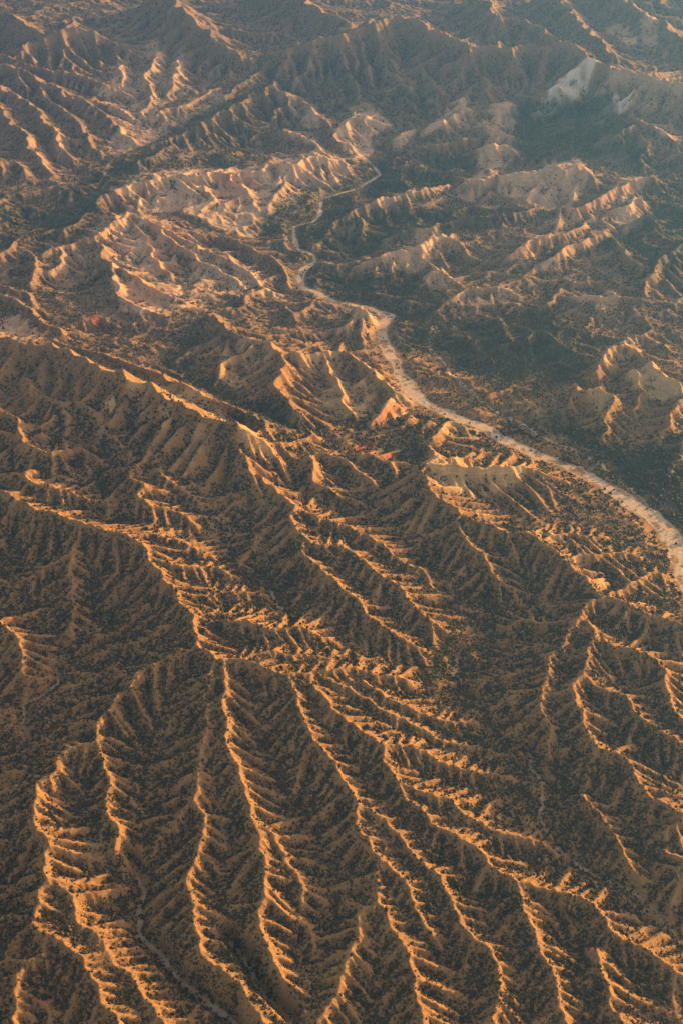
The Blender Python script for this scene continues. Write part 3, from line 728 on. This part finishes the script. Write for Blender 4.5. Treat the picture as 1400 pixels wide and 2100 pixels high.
wash=np.maximum(wash,.75*np.clip(.5-dt_/2,0,1))
def blur_(M): return (M[1:-1,1:-1]*2+M[:-2,1:-1]+M[2:,1:-1]+M[1:-1,:-2]+M[1:-1,2:])/6
f3=np.clip(bil(blur_(np.clip((np.log(A3)-9.6)/1.6,0,1)),GX0+GS,GY0+GS,GS,X,Y),0,1)
f1=bil(blur_(np.clip((np.log(A1)-8.0)/1.2,0,1)),g1[1]+g1[3],g1[2]+g1[3],g1[3],X,Y)
in1=(np.abs(X)<700)&(Y<2080)&(Y>580)
A['flow']=np.maximum(np.where(in1,f1,f3)*.8,np.clip(.9+.9*fbm(X,Y,30,3,64),0,1)*np.clip(.5-dg/2.5,0,1))
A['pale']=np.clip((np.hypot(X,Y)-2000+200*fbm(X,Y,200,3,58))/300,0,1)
A['wash']=wash; A['bare']=A['bare']*np.clip(.9+1.1*fbm(X,Y,30,5,52),0,1); A['red']=A['red']*np.clip(1.0+.9*fbm(X,Y,12,3,55),0,1)
A['veg']=A['veg']*np.clip(1+.8*fbm(X,Y,25,3,53),.1,1.4)
A['chalk']=np.clip((S(bareG,X,Y)-1.0)*7,0,1); A['bare']=np.clip(A['bare'],0,1)
A['green']=A['green']*np.clip(.9+.5*fbm(X,Y,60,4,54),0,1)
log('verts',len(X))
def link_mesh(name,co,F,attrs=None,m=None,smooth=True,nv=4):
    me=bpy.data.meshes.new(name); me.vertices.add(len(co)); me.vertices.foreach_set('co',np.ascontiguousarray(co,np.float32).ravel())
    F=np.ascontiguousarray(F,np.int32); me.loops.add(F.size); me.loops.foreach_set('vertex_index',F.ravel())
    me.polygons.add(len(F)); me.polygons.foreach_set('loop_start',np.arange(0,F.size,nv,dtype=np.int32))
    if smooth: me.polygons.foreach_set('use_smooth',np.ones(len(F),bool))
    me.update(calc_edges=True)
    for k,v in (attrs or {}).items():
        a=me.attributes.new(k,'FLOAT','POINT'); a.data.foreach_set('value',np.ascontiguousarray(v,np.float32))
    if m: me.materials.append(m)
    o=bpy.data.objects.new(name,me); sc.collection.objects.link(o); return o
I=np.arange(len(X),dtype=np.int32).reshape(shp)
F=np.stack([I[:-1,:-1],I[:-1,1:],I[1:,1:],I[1:,:-1]],-1).reshape(-1,4)
fc=F[:,0]
# which piece of the ground each face belongs to
cls=np.zeros(len(F),int)
cls[(A['green'][fc]>.5)]=1
cls[Y[fc]+.25*X[fc]>3050+160*fbm(X[fc],Y[fc],500,3,66)]=2
cls[(A['bare'][fc]>.42)&(A['green'][fc]<.6)]=3
cls[(np.clip(.5-dw/2.5,0,1)>.5)[fc]]=4
cls[((.5-dt_/2)>.5)[fc]&(cls!=4)]=5
co=np.stack([X,Y,Z],1)
for c,nm in enumerate(['hills','valley_floor','mountains','bare_clay_slopes','dry_riverbed','dirt_track']):
    f=F[cls==c]
    if not len(f): continue
    used,inv=np.unique(f,return_inverse=True)
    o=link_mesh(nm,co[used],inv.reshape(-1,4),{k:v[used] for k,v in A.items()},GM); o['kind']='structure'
    log(nm,len(f))
# ---------------------------------------------------------------- shrubs
def shrub_points():
    rng=np.random.default_rng(5); out=[]
    for ya,yb,dens in ((530,1500,1/2.7),(1500,2600,1/5.),(2600,4700,1/9.)):
        wmax=0.56*(yb*math.cos(PITCH)+1150*math.sin(PITCH)); n=int(2*wmax*(yb-ya)*dens)
        x=rng.uniform(-wmax,wmax,n); y=rng.uniform(ya,yb,n)
        ok=np.abs(x)<0.55*(y*math.cos(PITCH)+1150*math.sin(PITCH)); x=x[ok]; y=y[ok]
        v=S(vegG,x,y)*np.clip(1+1.1*fbm(x,y,22,3,53),.05,1.6)
        ok=rng.random(len(x))<v*0.95; x=x[ok]; y=y[ok]
        gr=S(greenG,x,y)
        r=rng.lognormal(math.log(.78),.48,len(x))*(1+.35*gr)*(1.0 if yb<=1500 else 1.2 if yb<=2600 else 1.35)
        out.append(np.stack([x,y,np.clip(r,.35,3.6)],1))
    return np.vstack(out)
SP=shrub_points(); SZ=ground(SP[:,0],SP[:,1]); log('shrubs',len(SP))
# visible in the frame?
dx_,dy_,dz_=SP[:,0],SP[:,1],SZ-1150
dep=dy_*math.cos(PITCH)-dz_*math.sin(PITCH); vv=(dy_*math.sin(PITCH)+dz_*math.cos(PITCH))/dep*FPX; uu=dx_/dep*FPX
inf=(np.abs(uu)<690)&(vv>-1040)&(vv<1040)
sizepx=SP[:,2]/dep*FPX
near=np.zeros(len(SP),bool)
sel=np.nonzero(inf&(vv<-880))[0]; near[sel[np.argsort(-sizepx[sel])[:300]]]=True
def shrub_template(rng,n,mid=True):
    a=np.linspace(0,2*math.pi,n,endpoint=False)
    if mid: co=[(math.cos(t)*.7,math.sin(t)*.7,-.35) for t in a]+[(math.cos(t+.5),math.sin(t+.5),.55) for t in a]+[(math.cos(t)*.55,math.sin(t)*.55,1.15) for t in a]+[(0,0,1.3)]
    else: co=[(math.cos(t),math.sin(t),-.2) for t in a]+[(0,0,1.25)]
    f=[]
    if mid:
        for k in range(n):
            j=(k+1)%n
            for r in (0,n): f+=[(r+k,r+j,r+n+k),(r+j,r+n+j,r+n+k)]
            f.append((2*n+k,2*n+j,3*n))
    else:
        for k in range(n): f.append((k,(k+1)%n,n))
    return np.array(co),np.array(f)
def shrub_mesh(name,P,Zs,n,mid,seed):
    rng=np.random.default_rng(seed); co,f=shrub_template(rng,n,mid); M=len(P); K=len(co)
    V=np.broadcast_to(co,(M,K,3)).copy()
    V*=1+rng.uniform(-.38,.38,(M,K,1)); a=rng.uniform(0,6.28,M); s=P[:,2]; hgt=s*rng.uniform(.65,1.15,M)
    ca,sa=np.cos(a)[:,None],np.sin(a)[:,None]; el=rng.uniform(.75,1.25,M)[:,None]
    x=(V[:,:,0]*ca-V[:,:,1]*sa*el)*s[:,None]+P[:,0:1]; y=(V[:,:,0]*sa+V[:,:,1]*ca*el)*s[:,None]+P[:,1:2]
    z=V[:,:,2]*hgt[:,None]+Zs[:,None]-.1
    Fs=(f[None]+(np.arange(M)*K)[:,None,None]).reshape(-1,3)
    return link_mesh(name,np.stack([x,y,z],-1).reshape(-1,3),Fs,None,LM,False,3)
d_=np.hypot(SP[:,0],SP[:,1]); A_=(~near)&(d_<1900); B_=(~near)&(d_>=1900)
o=shrub_mesh('desert_shrubs',SP[A_],SZ[A_],5,True,1); o['kind']='stuff'
o=shrub_mesh('hillside_scrub',SP[B_],SZ[B_],5,False,2); o['kind']='stuff'
log('shrub meshes',A_.sum(),B_.sum())
# the nearest ones stand as plants of their own: many leaf clumps on short stems
def near_shrub_mesh(k):
    rng=np.random.default_rng(100+k); V=[];Fc=[]
    for _ in range(46):
        th=rng.uniform(0,6.28); r=rng.uniform(0,1)**.6; hz=(1-r*r)*rng.uniform(.4,1.05)+.12
        c=np.array([math.cos(th)*r*.85,math.sin(th)*r*.85,hz]); s=rng.uniform(.18,.34); b=len(V)
        q=rng.normal(size=(6,3)); q/=np.linalg.norm(q,axis=1)[:,None]
        base_=np.array([(1,0,0),(-1,0,0),(0,1,0),(0,-1,0),(0,0,1),(0,0,-1)])*s
        for p in base_+q*s*.35: V.append(c+p)
        for t in ((0,2,4),(2,1,4),(1,3,4),(3,0,4),(2,0,5),(1,2,5),(3,1,5),(0,3,5)): Fc.append([b+i for i in t])
    for _ in range(5):
        th=rng.uniform(0,6.28); tip=np.array([math.cos(th)*.5,math.sin(th)*.5,.6]); b=len(V)
        for a in (0,2.1,4.2): V.append(np.array([math.cos(a)*.05,math.sin(a)*.05,-.3])); V.append(tip+np.array([math.cos(a)*.02,math.sin(a)*.02,0]))
        for a in range(3): c2=(a+1)%3; Fc+=[[b+2*a,b+2*c2,b+2*c2+1],[b+2*a,b+2*c2+1,b+2*a+1]]
    return V,Fc
protos=[]
for k in range(8):
    V,Fc=near_shrub_mesh(k); o=link_mesh('desert_shrub',np.array(V),np.array(Fc),None,LM,False,3); protos.append(o)
rng=random.Random(4)
for n_,i in enumerate(np.nonzero(near)[0]):
    src=protos[n_%8]; o=src if n_<8 else src.copy()
    if n_>=8: sc.collection.objects.link(o)
    o.location=(SP[i,0],SP[i,1],SZ[i]-.1); s=float(SP[i,2]); o.scale=(s*rng.uniform(.9,1.15),s*rng.uniform(.9,1.15),s*rng.uniform(.8,1.15)); o.rotation_euler=(0,0,rng.uniform(0,6.28))
    px_=uu[i]+700; cv=S(curv,SP[i:i+1,0],SP[i:i+1,1])[0]
    o['label']='%s dark shrub %s at the bottom %s of the photo'%('small' if s<1.9 else 'broad','on a bare brown spur' if cv>0 else 'in a scrubby shaded hollow','left' if px_<467 else 'centre' if px_<933 else 'right')
    o['category']='shrub'; o['group']='desert shrubs on the nearest slopes'
# ---------------------------------------------------------------- air
me=bpy.data.meshes.new('haze'); hx,hy0,hy1,hz0,hz1=9000,-3000,9500,-60,1400
hz0=float(Z.min())-2.0
vs=[(x,y,z) for x in (-hx,hx) for y in (hy0,hy1) for z in (hz0,hz1)]
me.from_pydata(vs,[],[(0,1,3,2),(4,6,7,5),(0,4,5,1),(2,3,7,6),(0,2,6,4),(1,5,7,3)]); me.update()
hz=bpy.data.objects.new('haze',me); sc.collection.objects.link(hz); hz['kind']='stuff'
m=bpy.data.materials.new('air'); m.use_nodes=True; t=m.node_tree; t.nodes.clear()
pv=t.nodes.new('ShaderNodeVolumePrincipled'); out=t.nodes.new('ShaderNodeOutputMaterial'); t.links.new(pv.outputs[0],out.inputs['Volume'])
pv.inputs['Color'].default_value=(.12,.38,1.0,1); pv.inputs['Density'].default_value=5.9e-5; pv.inputs['Anisotropy'].default_value=.58
me.materials.append(m)
log('done')
